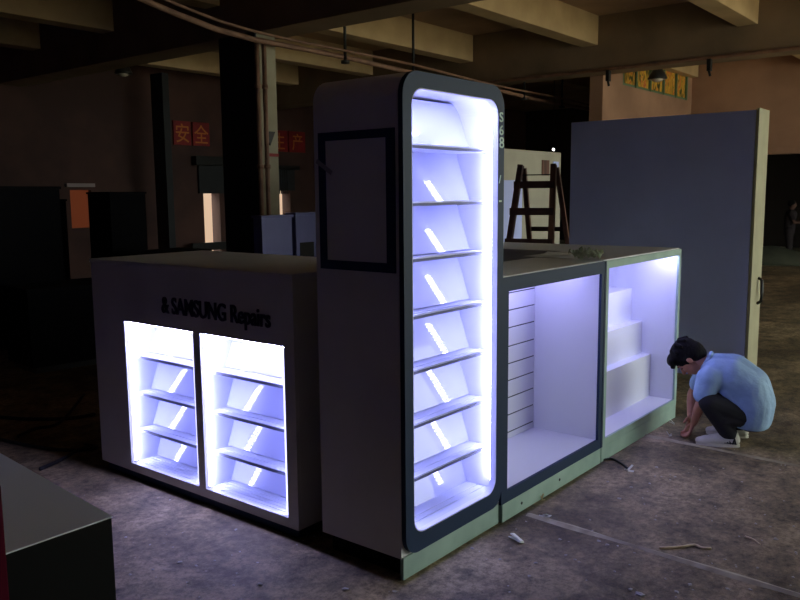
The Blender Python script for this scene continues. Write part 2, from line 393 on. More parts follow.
def led_column(parent, axis, c, side, z0, z1, bright):
    """vertical LED strip just behind the front frame; side = +1/-1 the way it faces"""
    # wedge shaped channel in the corner behind the frame, facing back and inward
    w0, d0, dd = c; sg = -side
    a, b_ = (w0-sg*.030, d0), (w0, d0+.025)
    P3 = lambda p, z, k=0: (p[0]-sg*.64*k, p[1]+.77*k, z) if axis == 'x' else (p[1]+.77*k, p[0]-sg*.64*k, z)
    bm = bmesh.new(); lo = [bm.verts.new(P3(p, z0)) for p in ((w0, d0), a, b_)]; hi = [bm.verts.new(P3(p, z1)) for p in ((w0, d0), a, b_)]
    bm.faces.new(lo); bm.faces.new(hi[::-1])
    for k in range(3): bm.faces.new((lo[k], lo[(k+1) % 3], hi[(k+1) % 3], hi[k]))
    s = link('led_strip', bm, 'led_soft', parent)
    bm = bmesh.new(); z = z0+.01
    q0 = (a[0]+(b_[0]-a[0])*.15, a[1]+(b_[1]-a[1])*.15); q1 = (a[0]+(b_[0]-a[0])*.85, a[1]+(b_[1]-a[1])*.85)
    while z < z1-.02:
        bm.faces.new([bm.verts.new(p) for p in (P3(q0, z, .001), P3(q1, z, .001), P3(q1, z+.012, .001), P3(q0, z+.012, .001))]); z += .020
    link('led_lights', bm, 'led_row', s)
led_column(tw, 'x', (IX1, Y0+.029, 0), -1, .23, 2.03, False)
led_column(tw, 'x', (IX0, Y0+.029, 0), 1, .23, 2.03, False)
s = boxes('led_strip', 'pcb', tw, (IX0+.08, IX1-.08, Y0+.03, Y0+.055, ZT-.056, ZT-.051), bev=0)
boxes('led_lights', 'led_row', s, (IX0+.09, IX1-.09, Y0+.034, Y0+.051, ZT-.061, ZT-.056), bev=0)
# navy bordered grey panel on the left side
xf = X0-.006
bm = bmesh.new()
box(bm, xf, X0, 2.062, 2.108, 1.33, 1.918); box(bm, xf, X0, 2.448, 2.49, 1.33, 1.918); box(bm, xf, X0, 2.108, 2.448, 1.882, 1.918); box(bm, xf, X0, 2.108, 2.448, 1.33, 1.37)
link('side_panel_border', bm, 'navy', tw)
boxes('side_panel', 'grey_panel', tw, (xf+.003, X0, 2.108, 2.448, 1.37, 1.882), bev=0)
bm = bmesh.new(); beam_between(bm, (xf-.001, 2.50, 1.80), (xf-.001, 2.41, 1.745), .02, .002, (0, .5, .9)); link('tape_scrap', bm, 'tape', tw)
# pale marks turned sideways on the frame's right stile
for s_, z, sz in (('S', 1.985, .07), ('6', 1.925, .07), ('8', 1.865, .08), ('/', 1.70, .06), ('-', 1.60, .08)):
    bm, wd = text_bm(s_, sz, .001, (1.1, .9), .002)
    for v in bm.verts: v.co = Vector((X1-.047+v.co.x, Y0-.0055-v.co.z, z+v.co.y))
    link('lettering', bm, 'text_pale', tw)
rebase(tw)

# ------------------------------------------------------------------ left glowing cabinet
CY0, CY1, CX0, CX1, CZ = 2.68, 4.40, 2.537, 3.35, 1.27
cb = empty('display_cabinet', (CX0, CY0, 0), 'low white cabinet left of the tower with two glowing shelf bays and dark lettering', 'display cabinet')
BAYS = ((2.75, 3.385), (3.443, 4.08)); BZ0, BZ1 = .103, .945
bm = bmesh.new()
holes = [(a, b, BZ0, BZ1) for a, b in BAYS]
us = [CY0, BAYS[0][0], BAYS[0][1], BAYS[1][0], BAYS[1][1], CY1]; zs = [.055, BZ0, BZ1, CZ]
for a, b in zip(us, us[1:]):
    for c, d in zip(zs, zs[1:]):
        if any(h[0] <= a and b <= h[1] and h[2] <= c and d <= h[3] for h in holes): continue
        box(bm, CX0, CX0+.02, a, b, c, d)
bmesh.ops.remove_doubles(bm, verts=bm.verts, dist=1e-5)
link('front_board', bm, 'white', cb)
boxes('side_board', 'white', cb, (CX0+.02, CX1, CY0, CY0+.02, .055, CZ))
boxes('side_board', 'white', cb, (CX0+.02, CX1, CY1-.02, CY1, .055, CZ))
boxes('back_board', 'white', cb, (CX1-.02, CX1, CY0+.02, CY1-.02, .055, CZ))
boxes('worktop', 'white', cb, (CX0-.005, CX1+.005, CY0-.005, CY1+.005, CZ, CZ+.022))
boxes('plinth', 'navy', cb, (CX0+.03, CX1-.03, CY0+.03, CY1-.02, 0, .055))
for a, b in BAYS:
    boxes('bay_liner', 'inner', cb, (CX0+.02, CX0+.3, a-.012, a, BZ0-.012, BZ1+.012), (CX0+.02, CX0+.3, b, b+.012, BZ0-.012, BZ1+.012),
          (CX0+.02, CX0+.3, a, b, BZ0-.012, BZ0), (CX0+.02, CX0+.3, a, b, BZ1, BZ1+.012), bev=0)
    sh = [.300, .519, .738]
    for i, (z0, z1) in enumerate(zip([BZ0]+sh, sh+[BZ1])):
        bm = bmesh.new(); xb, xt = CX0+.155, CX0+.235
        if i == 0: xb = CX0+.17
        prism(bm, [(xb, z0+.004), (xt, z1-.012), (xt+.006, z1-.012), (xb+.006, z0+.004)], 'y', a+.001, b-.001)
        link('leaning_back_panel', bm, 'gloss', cb)
    for z in sh:
        bm = bmesh.new(); box(bm, CX0+.05, CX0+.25, a+.001, b-.001, z-.012, z, .002); box(bm, CX0+.05, CX0+.056, a+.001, b-.001, z, z+.006)
        box(bm, CX0+.10, CX0+.103, a+.001, b-.001, z, z+.003)
        sf = link('shelf', bm, 'inner', cb); boxes('front_edge_shade', 'shelf_edge_shade', sf, (CX0+.046, CX0+.050, a+.001, b-.001, z-.012, z+.003), bev=0)  # same painted shade strip along the cabinet shelves
    bm = bmesh.new()
    for k in (.04, .07, .1, .13): box(bm, CX0+k, CX0+k+.003, a, b, BZ0, BZ0+.004)
    link('bottom_ridges', bm, 'inner', cb)
    led_column(cb, 'y', (b, CX0+.018, 0), -1, BZ0+.01, BZ1-.01, False)
    led_column(cb, 'y', (a, CX0+.018, 0), 1, BZ0+.01, BZ1-.01, False)
    s = boxes('led_strip', 'pcb', cb, (CX0+.02, CX0+.045, a+.01, b-.01, BZ1-.004, BZ1), bev=0)
    boxes('led_lights', 'led', s, (CX0+.024, CX0+.041, a+.012, b-.012, BZ1-.010, BZ1-.004), bev=0)
def wall_text(s, y_left, y_right, z, h, m, parent):
    bm, wd = text_bm(s, h, .004, (1, 1), .006)
    k = (y_left-y_right)/wd; x0 = min(v.co.x for v in bm.verts)
    for v in bm.verts: v.co = Vector((CX0-.004-v.co.z, y_left-(v.co.x-x0)*k, z+v.co.y*1.0))
    return link('lettering', bm, m, parent)
wall_text('& SAMSUNG Repairs', 3.70, 2.833, 1.03, .125, 'text', cb)
rebase(cb)

# ------------------------------------------------------------------ middle open counter
A0, A1, CH = 3.315, 4.472, 1.245
mc = empty('open_counter', (A0, Y0, 0), 'open fronted white counter with slatted back and navy frame right of the tower', 'counter')
D1 = 2.50
ox0, ox1, oz0, oz1 = 3.372, 4.43, .155, 1.175
boxes('side_board', 'liner', mc, (A0, ox0, Y0+.016, D1, .094, CH-.012))
boxes('side_board', 'liner', mc, (ox1+.002, A1, Y0+.016, D1, .094, CH-.012))
boxes('bottom_board', 'liner', mc, (ox0, ox1+.002, Y0+.016, D1, .094, oz0))
yb = 2.475
bm = bmesh.new(); box(bm, ox0, ox1+.002, yb+.008, yb+.02, oz0, CH-.012)
zz = [.197, .307, .416, .522, .627, .734, .848, .955, 1.06, 1.165]
edges = [oz0]+[z for z in zz]+[CH-.012]
for a, b in zip(edges, edges[1:]): box(bm, ox0, ox1+.002, yb, yb+.008, a+.004, b-.004, .0015)
link('slatted_back', bm, 'liner', mc)
bm = bmesh.new()
for z in zz: box(bm, ox0+.001, ox1, yb+.004, yb+.0075, z-.0045, z+.0045)
link('slat_grooves', bm, 'slat', mc)
bm = bmesh.new()
for (a, b, c, d) in ((A0, ox0, .094, CH), (ox1, A1-.001, .094, CH), (ox0, ox1, .094, oz0), (ox0, ox1, oz1, CH)): box(bm, a, b, Y0, Y0+.015, c, d)
link('front_frame', bm, 'navy', mc)
boxes('worktop', 'white', mc, (A0, A1, Y0+.016, D1, CH-.012, CH+.005), bev=.002)
boxes('plinth', 'plinth', mc, (A0+.01, A1-.003, Y0-.002, D1-.03, 0, .094), bev=.002)
s = boxes('led_strip', 'pcb', mc, (ox0+.02, ox1-.02, Y0+.25, Y0+.265, CH-.017, CH-.012), bev=0)
boxes('led_lights', 'led_dim', s, (ox0+.03, ox1-.03, Y0+.252, Y0+.263, CH-.022, CH-.017), bev=0)
for px, pz in ((.2, .045), (.62, .05)): bm = bmesh.new(); tube(bm, [(A0+px, Y0-.0045, pz), (A0+px, Y0-.002, pz)], .008, 8); link('screw_hole', bm, 'black', mc)
rebase(mc)
for i, (dx, dy, rz, lab) in enumerate(((.95, .33, .2, 'white paper sheet lying at the back of the stepped counter top'),)):
    bm = bmesh.new()
    n = 6; V = [[bm.verts.new((-.15+.3*a/n, -.1+.2*b/n, .003*math.sin(a*1.3+b))) for b in range(n+1)] for a in range(n+1)]
    for a in range(n):
        for b in range(n): bm.faces.new((V[a][b], V[a+1][b], V[a+1][b+1], V[a][b+1]))
    o = link('paper_sheet', bm, 'paper'); o.location = (4.72, 2.47, CH+.0135); o.rotation_euler = (0, 0, .3)
    md = o.modifiers.new('s', 'SOLIDIFY'); md.thickness = .001; tag(o, lab, 'paper')
bm = bmesh.new()
n = 14; V = [[bm.verts.new((-.075+.15*a/n, -.08+.16*b/n, .028+.055*noise.noise(Vector((a*.5, b*.5, 3))))) for b in range(n+1)] for a in range(n+1)]
for a in range(n):
    for b in range(n): bm.faces.new((V[a][b], V[a+1][b], V[a+1][b+1], V[a][b+1]))
o = link('plastic_wrap', bm, 'wrap'); o.location = (A1-.05, Y0+.10, CH+.022); md = o.modifiers.new('s', 'SOLIDIFY'); md.thickness = .003
tag(o, 'crumpled greenish plastic wrap on the corner where the two counters meet', 'plastic wrap')

# ------------------------------------------------------------------ right stepped counter
B0, B1 = 4.478, 5.76
rc = empty('stepped_counter', (B0, Y0, 0), 'white counter with stepped display ledges inside, beside the crouching man', 'counter')
D2 = 2.60; px0, px1, pz0, pz1 = B0+.055, B1-.04, .14, CH-.045
boxes('side_board', 'liner', rc, (B0, px0, Y0+.016, D2, .094, CH-.012)); boxes('side_board', 'liner', rc, (px1, B1, Y0+.016, D2, .094, CH-.012))
boxes('bottom_board', 'liner', rc, (px0, px1, Y0+.016, D2, .094, pz0))
boxes('back_board', 'liner', rc, (px0, px1, D2-.02, D2, pz0, CH-.012))
bm = bmesh.new(); box(bm, px0, px1, 2.215, 2.229, pz0, .45); box(bm, px0, px1, 2.215, 2.30, .45, .462); link('display_step', bm, 'liner', rc)
bm = bmesh.new(); box(bm, px0, px1, 2.29, 2.304, .462, .69); box(bm, px0, px1, 2.29, 2.385, .69, .702); link('display_step', bm, 'liner', rc)
bm = bmesh.new(); box(bm, px0, px1, 2.375, 2.389, .702, .93); box(bm, px0, px1, 2.375, D2-.02, .93, .942); link('display_step', bm, 'liner', rc)
boxes('worktop', 'white', rc, (B0+.004, B1, Y0+.016, D2, CH-.012, CH+.008), bev=.002)
bm = bmesh.new()
for (a, b, c, d) in ((B0+.018, px0, .094, CH), (px1, B1, .094, CH), (px0, px1, .094, pz0), (px0, px1, pz1, CH)): box(bm, a, b, Y0, Y0+.015, c, d)
link('front_frame', bm, 'plinth', rc)
boxes('frame_edge', 'navy', rc, (B0-.002, B0+.018, Y0-.001, Y0+.015, .094, CH), bev=0)
boxes('plinth', 'plinth', rc, (B0+.003, B1-.01, Y0-.002, D2-.03, 0, .094), bev=.002)
s = boxes('led_strip', 'pcb', rc, (px0+.02, px1-.02, Y0+.03, Y0+.05, CH-.02, CH-.012), bev=0)
boxes('led_lights', 'led_dim', s, (px0+.03, px1-.03, Y0+.032, Y0+.048, CH-.026, CH-.02), bev=0)
boxes('led_lights', 'led', s, (px1-.12, px1-.08, Y0+.06, Y0+.075, CH-.026, CH-.012), bev=0)
rebase(rc)

# wing counter closing the far side of the kiosk
wc = empty('wing_counter', (5.06, 2.65, 0), 'white counter wing running away behind the two right counters, only its top edge showing', 'counter')
boxes('body', 'white', wc, (5.08, 5.74, 2.63, 4.7, .08, CH-.02)); boxes('worktop', 'white', wc, (5.05, 5.76, 2.615, 4.72, CH-.02, CH+.006)); boxes('plinth', 'plinth', wc, (5.1, 5.72, 2.66, 4.68, 0, .08))
rebase(wc)

# ------------------------------------------------------------------ tall blue-grey partition unit
pn = empty('partition_unit', (7, 1.88, 0), 'tall wide blue-grey partition standing behind the counters', 'partition')
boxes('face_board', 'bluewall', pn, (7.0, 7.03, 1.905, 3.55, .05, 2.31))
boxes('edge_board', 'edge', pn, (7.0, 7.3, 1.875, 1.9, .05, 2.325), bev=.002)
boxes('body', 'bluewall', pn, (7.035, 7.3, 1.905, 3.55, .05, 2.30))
boxes('plinth', 'edge', pn, (7.02, 7.28, 1.91, 3.5, 0, .05))
bm = bmesh.new(); tube(bm, [(7.2, 1.875, .70), (7.2, 1.845, .72), (7.2, 1.84, .80), (7.2, 1.845, .90), (7.2, 1.875, .92)], .014, 8); link('handle', bm, 'black', pn, True)
rebase(pn)

# pale booth wall behind the ladder
bt = empty('booth_wall', (7.4, 4.65, 0), 'pale cream booth wall behind the wooden ladder with two small notices', 'booth')
bx0, bx1 = 7.2, at_y(560, 4.65)
boxes('wall_board', 'booth', bt, (bx0, bx1, 4.65, 4.75, 0, 2.14), bev=.006)
boxes('lower_board', 'bluewall', bt, (bx0, at_y(521, 4.65), 4.635, 4.65, .3, 1.80))
x = at_y(541, 4.65); boxes('notice', 'wood', bt, (x, x+.17, 4.64, 4.65, 1.86, 2.04), bev=0)
x = at_y(552, 4.65); boxes('notice', 'bluewall', bt, (x, x+.13, 4.64, 4.65, 1.86, 2.03), bev=0)
rebase(bt)

# ladder
ld = empty('step_ladder', (7.1, 3.9, 0), 'old brown wooden A-frame stepladder standing behind the middle counter', 'ladder')
TL, TR = Vector((7.04, 4.1, 1.93)), Vector((7.14, 3.79, 1.93))
FL, FR = Vector((6.60, 4.17, 0)), Vector((6.72, 3.62, 0)); BL, BR = Vector((7.48, 4.13, 0)), Vector((7.60, 3.66, 0))
side = (-.3, 1, 0)
for a, b in ((TL, FL), (TR, FR)):
    bm = bmesh.new(); beam_between(bm, a-Vector((.02, 0, 0)), b, .05, .075, side); link('front_rail', bm, 'wood_dark' if a is TL else 'wood', ld)
for a, b in ((TL, BL), (TR, BR)):
    bm = bmesh.new(); beam_between(bm, a+Vector((.04, 0, -.03)), b, .045, .05, side); link('back_rail', bm, 'wood', ld)
for k in (.10, .235, .39, .56, .72, .88):
    a = TL.lerp(FL, k); b = TR.lerp(FR, k); bm = bmesh.new(); beam_between(bm, a-Vector((.04, -.03, 0)), b-Vector((.04, .03, 0)), .07, .035, (0, 0, 1)); link('step', bm, 'wood_dark', ld)
for k in (.33, .6, .85):
    a = TL.lerp(BL, k); b = TR.lerp(BR, k); bm = bmesh.new(); beam_between(bm, a+Vector((.05, 0, 0)), b+Vector((.05, 0, 0)), .045, .02, (0, 0, 1)); link('back_brace', bm, 'wood_dark', ld)
bm = bmesh.new(); tube(bm, [TL.lerp(FL, .05), TR.lerp(FR, .05)], .006, 6); link('tie_rod', bm, 'black', ld)
rebase(ld)

# ------------------------------------------------------------------ signs
def hanzi(chars, x, y, z, w, h, label):
    t = empty('wall_sign', (x, y, z), label, 'sign')
    n = len(chars); gap = .05
    for i, ch in enumerate(chars):
        a = x+i*(w+gap); f = boxes('sign_panel', 'signred', t, (a, a+w, y-.04, y, z, z+h), bev=.004)
        bm, wd = text_bm(ch, h*.85, .004, (1, 1), .004)
        xs = [v.co.x for v in bm.verts]; ys = [v.co.y for v in bm.verts]
        cx, cy = (max(xs)+min(xs))/2, (max(ys)+min(ys))/2
        for v in bm.verts: v.co = Vector((a+w/2+(v.co.x-cx)*.9, y-.042-v.co.z, z+h/2+(v.co.y-cy)))
        link('lettering', bm, 'signgold', f)
    rebase(t)
sx = at_y(243, YB)
hanzi('安全', at_y(178, YB), YB-.01, 2.78, at_y(198, YB)-at_y(180, YB)-.03, .52, 'red wall sign with gold characters at far left of the dark column')
hanzi('生产', at_y(273, YB), YB-.01, 2.74, at_y(290, YB)-at_y(274, YB)+.02, .52, 'red wall sign with gold characters between the column and the tower')
t = empty('warning_plate', (7.2, 7.94, 2.35), 'small dark triangular plate above a red strip on the pale column face', 'sign')
bm = bmesh.new(); prism(bm, [(7.1, 2.48), (7.28, 2.48), (7.19, 2.3)], 'y', 7.935, 7.955); link('plate', bm, 'black', t)
boxes('red_strip', 'signred', t, (7.1, 7.33, 7.93, 7.95, 2.16, 2.2), bev=0); rebase(t)

# lattice over the bright opening
lt = empty('opening_grille', (dB[0], YB-.05, 1.75), 'dark slatted shutter above the small bright opening between column and tower', 'shutter')
bm = bmesh.new(); box(bm, dB[0]-.12, dB[1]+.12, YB-.06, YB-.004, 1.78, 2.3)
for i in range(7): box(bm, dB[0]-.1+i*.07, dB[0]-.07+i*.07, YB-.08, YB-.06, 1.7, 2.28)
link('slats', bm, 'column_dark', lt); bm = bmesh.new(); box(bm, dB[0]-.2, dB[1]+.25, YB-.12, YB-.004, 2.30, 2.4); link('shutter_box', bm, 'black', lt); rebase(lt)
sh = empty('opening_shutter', (dA[0], YB-.05, 1.75), 'dark roller shutter above the tall bright doorway left of the column', 'shutter')
boxes('shutter_curtain', 'column_dark', sh, (dA[0]-.15, dA[1]+.6, YB-.07, YB-.01, 1.72, 2.35), bev=.003)
boxes('shutter_box', 'black', sh, (dA[0]-.3, dA[1]+.8, YB-.2, YB-.01, 2.35, 2.55), bev=.01); rebase(sh)
o = boxes('barrier_bar', 'black', None, (dA[0]-.6, dA[1]+.6, YB-.35, YB-.29, .45, .62), (dA[0]-.6, dA[0]-.52, YB-.35, YB-.29, 0, .45), (dA[1]+.52, dA[1]+.6, YB-.35, YB-.29, 0, .45), bev=.004)
tag(o, 'dark barrier across the tall bright doorway', 'barrier')

# ------------------------------------------------------------------ units standing in the gloom
def unit(name, x, y, w, d, h, rz, m, label, cat='display unit', niche=None, top=True):
    t = empty(name, (x, y, 0), label, cat); t.rotation_euler = (0, 0, R(rz))
    boxes('body', m, t, (-w/2, w/2, -d/2, d/2, .06, h), bev=.006)
    boxes('plinth', 'black', t, (-w/2+.04, w/2-.04, -d/2+.04, d/2-.04, 0, .06), bev=0)
    if top: boxes('top', m, t, (-w/2-.015, w/2+.015, -d/2-.015, d/2+.015, h, h+.03), bev=.004)
    if niche: boxes('dark_inset', 'black', t, niche, bev=0)
    return t
for pa, pb, hh, lab, ins in ((262, 294, 1.41, 'left of the two pale blue board units behind the glowing cabinet', None),
                             (296, 322, 1.43, 'right of the two pale blue board units, the one with a dark inset', (-.14, .08, -.075, -.07, .9, 1.12))):
    xa, xb_ = at_y(pa, 6.6), at_y(pb, 6.6); unit('board_unit', (xa+xb_)/2, 6.67, xb_-xa-.03, .14, hh, 0, 'bluebox', lab, 'display unit', ins)
def spot(px, D):
    a = R(38.86)-math.atan((px-400)/799.3); rr = D/math.cos(math.atan((px-400)/799.3)); return rr*math.cos(a), rr*math.sin(a)
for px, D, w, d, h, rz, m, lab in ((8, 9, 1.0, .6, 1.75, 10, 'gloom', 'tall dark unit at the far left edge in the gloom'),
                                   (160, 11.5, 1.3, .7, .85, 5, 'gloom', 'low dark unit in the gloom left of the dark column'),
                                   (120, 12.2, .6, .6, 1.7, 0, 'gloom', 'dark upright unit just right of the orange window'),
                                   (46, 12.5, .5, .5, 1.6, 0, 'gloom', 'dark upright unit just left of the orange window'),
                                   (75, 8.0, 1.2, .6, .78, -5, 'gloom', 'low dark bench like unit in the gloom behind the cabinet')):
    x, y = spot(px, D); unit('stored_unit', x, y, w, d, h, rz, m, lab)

# foreground counter and red board at the left edge
fc = empty('corner_counter', (1.18, 2.01, 0), 'black sided counter with a grey top in the lower left corner', 'counter')
ptsc = [(1.178, 2.008), (1.258, 2.95), (.33, 3.0), (.28, 2.012)]
bm = bmesh.new(); prism(bm, [(u-.002 if u > 1 else u, v+.002) for u, v in ptsc], 'z', .0, .746); link('body', bm, 'counter_black', fc)
bm = bmesh.new(); prism(bm, ptsc, 'z', .746, .75); link('worktop', bm, 'counter_top', fc); rebase(fc)
rb = boxes('red_board', 'red', None, (.30, .855, 1.955, 2.0, 0, .95), bev=.004); tag(rb, 'deep red board at the left edge in front of the black counter', 'board')

# ------------------------------------------------------------------ far right background
bm = bmesh.new(); bmesh.ops.create_icosphere(bm, subdivisions=3, radius=1)
for v in bm.verts:
    v.co = Vector((v.co.x*.6, v.co.y*1.1, max(0, v.co.z)*.4*(1+.2*noise.noise(v.co*2))))
o = link('covered_heap', bm, 'tarp', None, True); x, y = spot(765, 18.5); o.location = (x, y, 0); tag(o, 'low olive coloured heap on the floor in the far dark opening', 'heap')

# ------------------------------------------------------------------ floor litter
def gp(px, py):   # ground point for a picture position, used only to scatter litter and cables
    import mathutils
    f, pi, ro, ya = 799.339, R(7.497), R(-.51), R(38.86)
    fw = Vector((math.cos(ya)*math.cos(pi), math.sin(ya)*math.cos(pi), -math.sin(pi)))
    r = Vector((math.sin(ya), -math.cos(ya), 0)); u = r.cross(fw)
    r2 = r*math.cos(ro)+u*math.sin(ro); u2 = -r*math.sin(ro)+u*math.cos(ro)
    d = fw+r2*((px-400)/f)-u2*((py-300)/f); return d*(-1.65/d.z)
def wire(name, pix, r, m, label, cat, group=None, z=.0):
    pts = [gp(*q) for q in pix]; P = []
    for i in range(len(pts)-1):
        p0 = pts[max(i-1, 0)]; p1 = pts[i]; p2 = pts[i+1]; p3 = pts[min(i+2, len(pts)-1)]
        for k in range(6):
            t_ = k/6; P.append(.5*((2*p1)+(p2-p0)*t_+(2*p0-5*p1+4*p2-p3)*t_*t_+(3*p1-p0-3*p2+p3)*t_**3))
    P.append(pts[-1]); P = [Vector((p.x, p.y, r+z)) for p in P]
    bm = bmesh.new(); tube(bm, P, r, 6); o = link(name, bm, m, None, True); return tag(o, label, cat, group)
wire('wooden_stick', [(659, 549), (680, 548), (694, 546), (702, 549), (711, 549.5)], .006, 'stick', 'thin pale stick lying on the floor at lower right', 'stick')
wire('wooden_stick', [(745, 537), (753, 540), (760, 545)], .004, 'stick', 'short pale splinter right of the longer stick', 'stick')
wire('cable_offcut', [(600, 461.5), (612, 460), (622, 465), (628, 470)], .007, 'cable', 'short dark cable coming from under the counter onto the floor', 'cable')
wire('floor_cable', [(0, 441), (40, 449), (75, 452), (97, 449), (85, 446)], .012, 'cable', 'dark cable on the floor left of the cabinet, the loop nearest the grey worktop', 'cable')
wire('floor_cable', [(40, 471), (60, 462), (78, 452), (88, 449)], .012, 'cable', 'dark cable running diagonally over the floor loop left of the cabinet', 'cable')
wire('floor_cable', [(0, 419), (35, 421), (70, 420), (95, 416)], .014, 'cable', 'dark cable on the floor, farthest of those left of the cabinet', 'cable')
wire('floor_cable', [(18, 438), (36, 430), (60, 424), (84, 396)], .012, 'cable', 'dark cable slanting up between the two flatter cables at left', 'cable')
def chip(px, py, s, label=None, m='debris'):
    bm = bmesh.new(); bmesh.ops.create_icosphere(bm, subdivisions=1, radius=s)
    for v in bm.verts: v.co = Vector((v.co.x*rnd.uniform(.6, 1.6), v.co.y*rnd.uniform(.5, 1.2), v.co.z*.35+s*.3))
    o = link('debris_chip', bm, m); p = gp(px, py); o.location = (p.x, p.y, 0); o.rotation_euler = (0, 0, rnd.uniform(0, 6))
    if label: tag(o, label, 'debris')
    else: tag(o, 'small pale chip of rubble lying loose on the dusty concrete floor', 'debris', 'rubble chips scattered on the floor')
def shard(px, py, s, rz, label, m='paper'):
    bm = bmesh.new()
    for k in range(3):
        a = rnd.uniform(0, 6.28); L = s*rnd.uniform(.7, 1.3); beam_between(bm, (0, 0, .006+.004*k), (L*math.cos(a), L*math.sin(a), .012+.012*k), s*.4, .003, (0, 0, .3+k*.2) if False else (-math.sin(a), math.cos(a), .4))
    o = link('torn_scrap', bm, m); p = gp(px, py); o.location = (p.x, p.y, 0); o.rotation_euler = (0, 0, rz); tag(o, label, 'scrap')
shard(547, 518, .05, 0, 'pale torn scrap on the floor in front of the middle counter, nearer its plinth')
shard(522, 544, .075, 1, 'larger pale torn scrap on the floor below the middle counter')
shard(628, 472, .03, 2, 'small white scrap at the end of the dark cable on the floor')
shard(542, 501, .02, 1, 'yellowish scrap against the middle counter plinth', 'stick')
shard(674, 425, .03, .3, 'white scrap on the floor at the right end of the stepped counter')
shard(669, 437, .02, 1.3, 'tiny white scrap near the floor joint by the crouching man')
for px, py, s in ((608, 482, .008), (655, 520, .007), (700, 500, .008), (742, 482, .007), (776, 540, .012), (690, 585, .01), (725, 560, .008), (641, 596, .02), (590, 520, .006),
                  (575, 560, .008), (560, 540, .01), (150, 545, .007), (180, 563, .012), (153, 570, .009), (188, 583, .009), (130, 575, .008), (236, 530, .008), (240, 552, .007),
                  (170, 500, .006), (260, 585, .012), (345, 590, .015), (500, 560, .008), (615, 572, .007), (630, 590, .012), (765, 515, .006), (780, 470, .006), (700, 470, .006), (395, 592, .01), (750, 590, .01), (670, 480, .006)):
    chip(px, py, s)

for k in range(70):
    chip(rnd.uniform(470, 800), rnd.uniform(462, 598), rnd.choice((.004, .005, .006, .008, .011)))
for k in range(14):
    chip(rnd.uniform(125, 330), rnd.uniform(520, 598), rnd.choice((.004, .006, .008)))
# ------------------------------------------------------------------ people
def capsule(bm, p0, p1, r0, r1, n=14, m=5):
    p0, p1 = Vector(p0), Vector(p1); d = p1-p0; L = d.length; d.normalize()
    a = d.orthogonal().normalized(); b = d.cross(a)
    prof = []
    for k in range(m+1):
        t_ = -math.pi/2+math.pi/2*k/m; prof.append((math.cos(t_)*r0, math.sin(t_)*r0))
    for k in range(m+1):
        t_ = math.pi/2*k/m; prof.append((math.cos(t_)*r1, L+math.sin(t_)*r1))
    prof = [(max(r, 1e-4), z) for r, z in prof]
    rings = [[bm.verts.new(p0+d*z+a*r*math.cos(2*math.pi*i/n)+b*r*math.sin(2*math.pi*i/n)) for i in range(n)] for r, z in prof]
    for i in range(len(rings)-1):
        for k in range(n): bm.faces.new((rings[i][k], rings[i][(k+1) % n], rings[i+1][(k+1) % n], rings[i+1][k]))
    bm.faces.new(rings[0][::-1]); bm.faces.new(rings[-1])
def ellipsoid(bm, c, r, rot=None):
    t = bmesh.new(); bmesh.ops.create_uvsphere(t, u_segments=20, v_segments=14, radius=1)
    for v in t.verts:
        q = Vector((v.co.x*r[0], v.co.y*r[1], v.co.z*r[2]))
        if rot: q = rot @ q
        v.co = q+Vector(c)
    me = bpy.data.meshes.new('t'); t.to_mesh(me); t.free(); bm.from_mesh(me); bpy.data.meshes.remove(me)
def chain(bm, pts, rs):
    for i in range(len(pts)-1): capsule(bm, pts[i], pts[i+1], rs[i], rs[i+1])
def fused(name, bm, m, parent, voxel=.006, smooth=3, clip=None):
    """one continuous skin: voxel remesh of the overlapping volumes, then smoothed"""
    bmesh.ops.recalc_face_normals(bm, faces=bm.faces)
    me = bpy.data.meshes.new('t'); bm.to_mesh(me); bm.free()
    o = bpy.data.objects.new('t', me); COL.objects.link(o)
    md = o.modifiers.new('r', 'REMESH'); md.mode = 'VOXEL'; md.voxel_size = voxel
    ms = o.modifiers.new('s', 'SMOOTH'); ms.iterations = smooth; ms.factor = .6
    dg = bpy.context.evaluated_depsgraph_get(); me2 = bpy.data.meshes.new_from_object(o.evaluated_get(dg))
    bpy.data.objects.remove(o)
    b2 = bmesh.new(); b2.from_mesh(me2)
    if clip:
        for co, no in clip:
            bmesh.ops.bisect_plane(b2, geom=b2.verts[:]+b2.edges[:]+b2.faces[:], plane_co=co, plane_no=no, clear_outer=True)
            bmesh.ops.holes_fill(b2, edges=[e for e in b2.edges if e.is_boundary], sides=0)
    return link(name, b2, m, parent, True)

M['skin'] = mat('skin', srgb(176, 122, 98), .55, srgb(164, 110, 88), 20)
M['hair'] = mat('black_hair', srgb(16, 13, 16), .8, srgb(9, 8, 10), 60, bump=.4, stretch=(1, 1, .3), spec=.15)
M['shirt'] = mat('light_blue_shirt', srgb(152, 182, 214), .8, srgb(136, 166, 200), 9, bump=.9, detail=3)
M['trousers'] = mat('dark_trousers', srgb(22, 21, 30), .85, srgb(16, 15, 22), 8, bump=.4)
M['shoe'] = mat('white_canvas', srgb(196, 192, 178), .7)
M['sole'] = mat('rubber_sole', srgb(210, 205, 188), .7)
M['dark_mark'] = mat('shoe_marking', srgb(24, 24, 28), .7)
M['eye'] = mat('eye_dark', srgb(20, 16, 16), .7, spec=.1)
M['lips'] = mat('lip_tone', srgb(140, 80, 70), .5)

man = empty('person', (0, 0, 0), 'crouching person in a light blue short sleeved shirt, dark trousers and white shoes', 'person')
# local frame: +X where he faces (left in the picture), +Y his right (away from camera), +Z up
mp = gp(716, 440); dv = Vector((mp.x, mp.y, 0)).normalized()
man.location = (mp.x, mp.y, 0)
face = Vector((-dv.y, dv.x, 0))          # picture-left
man.rotation_euler = (0, 0, math.atan2(face.y, face.x)-math.pi)   # placeholder, set below
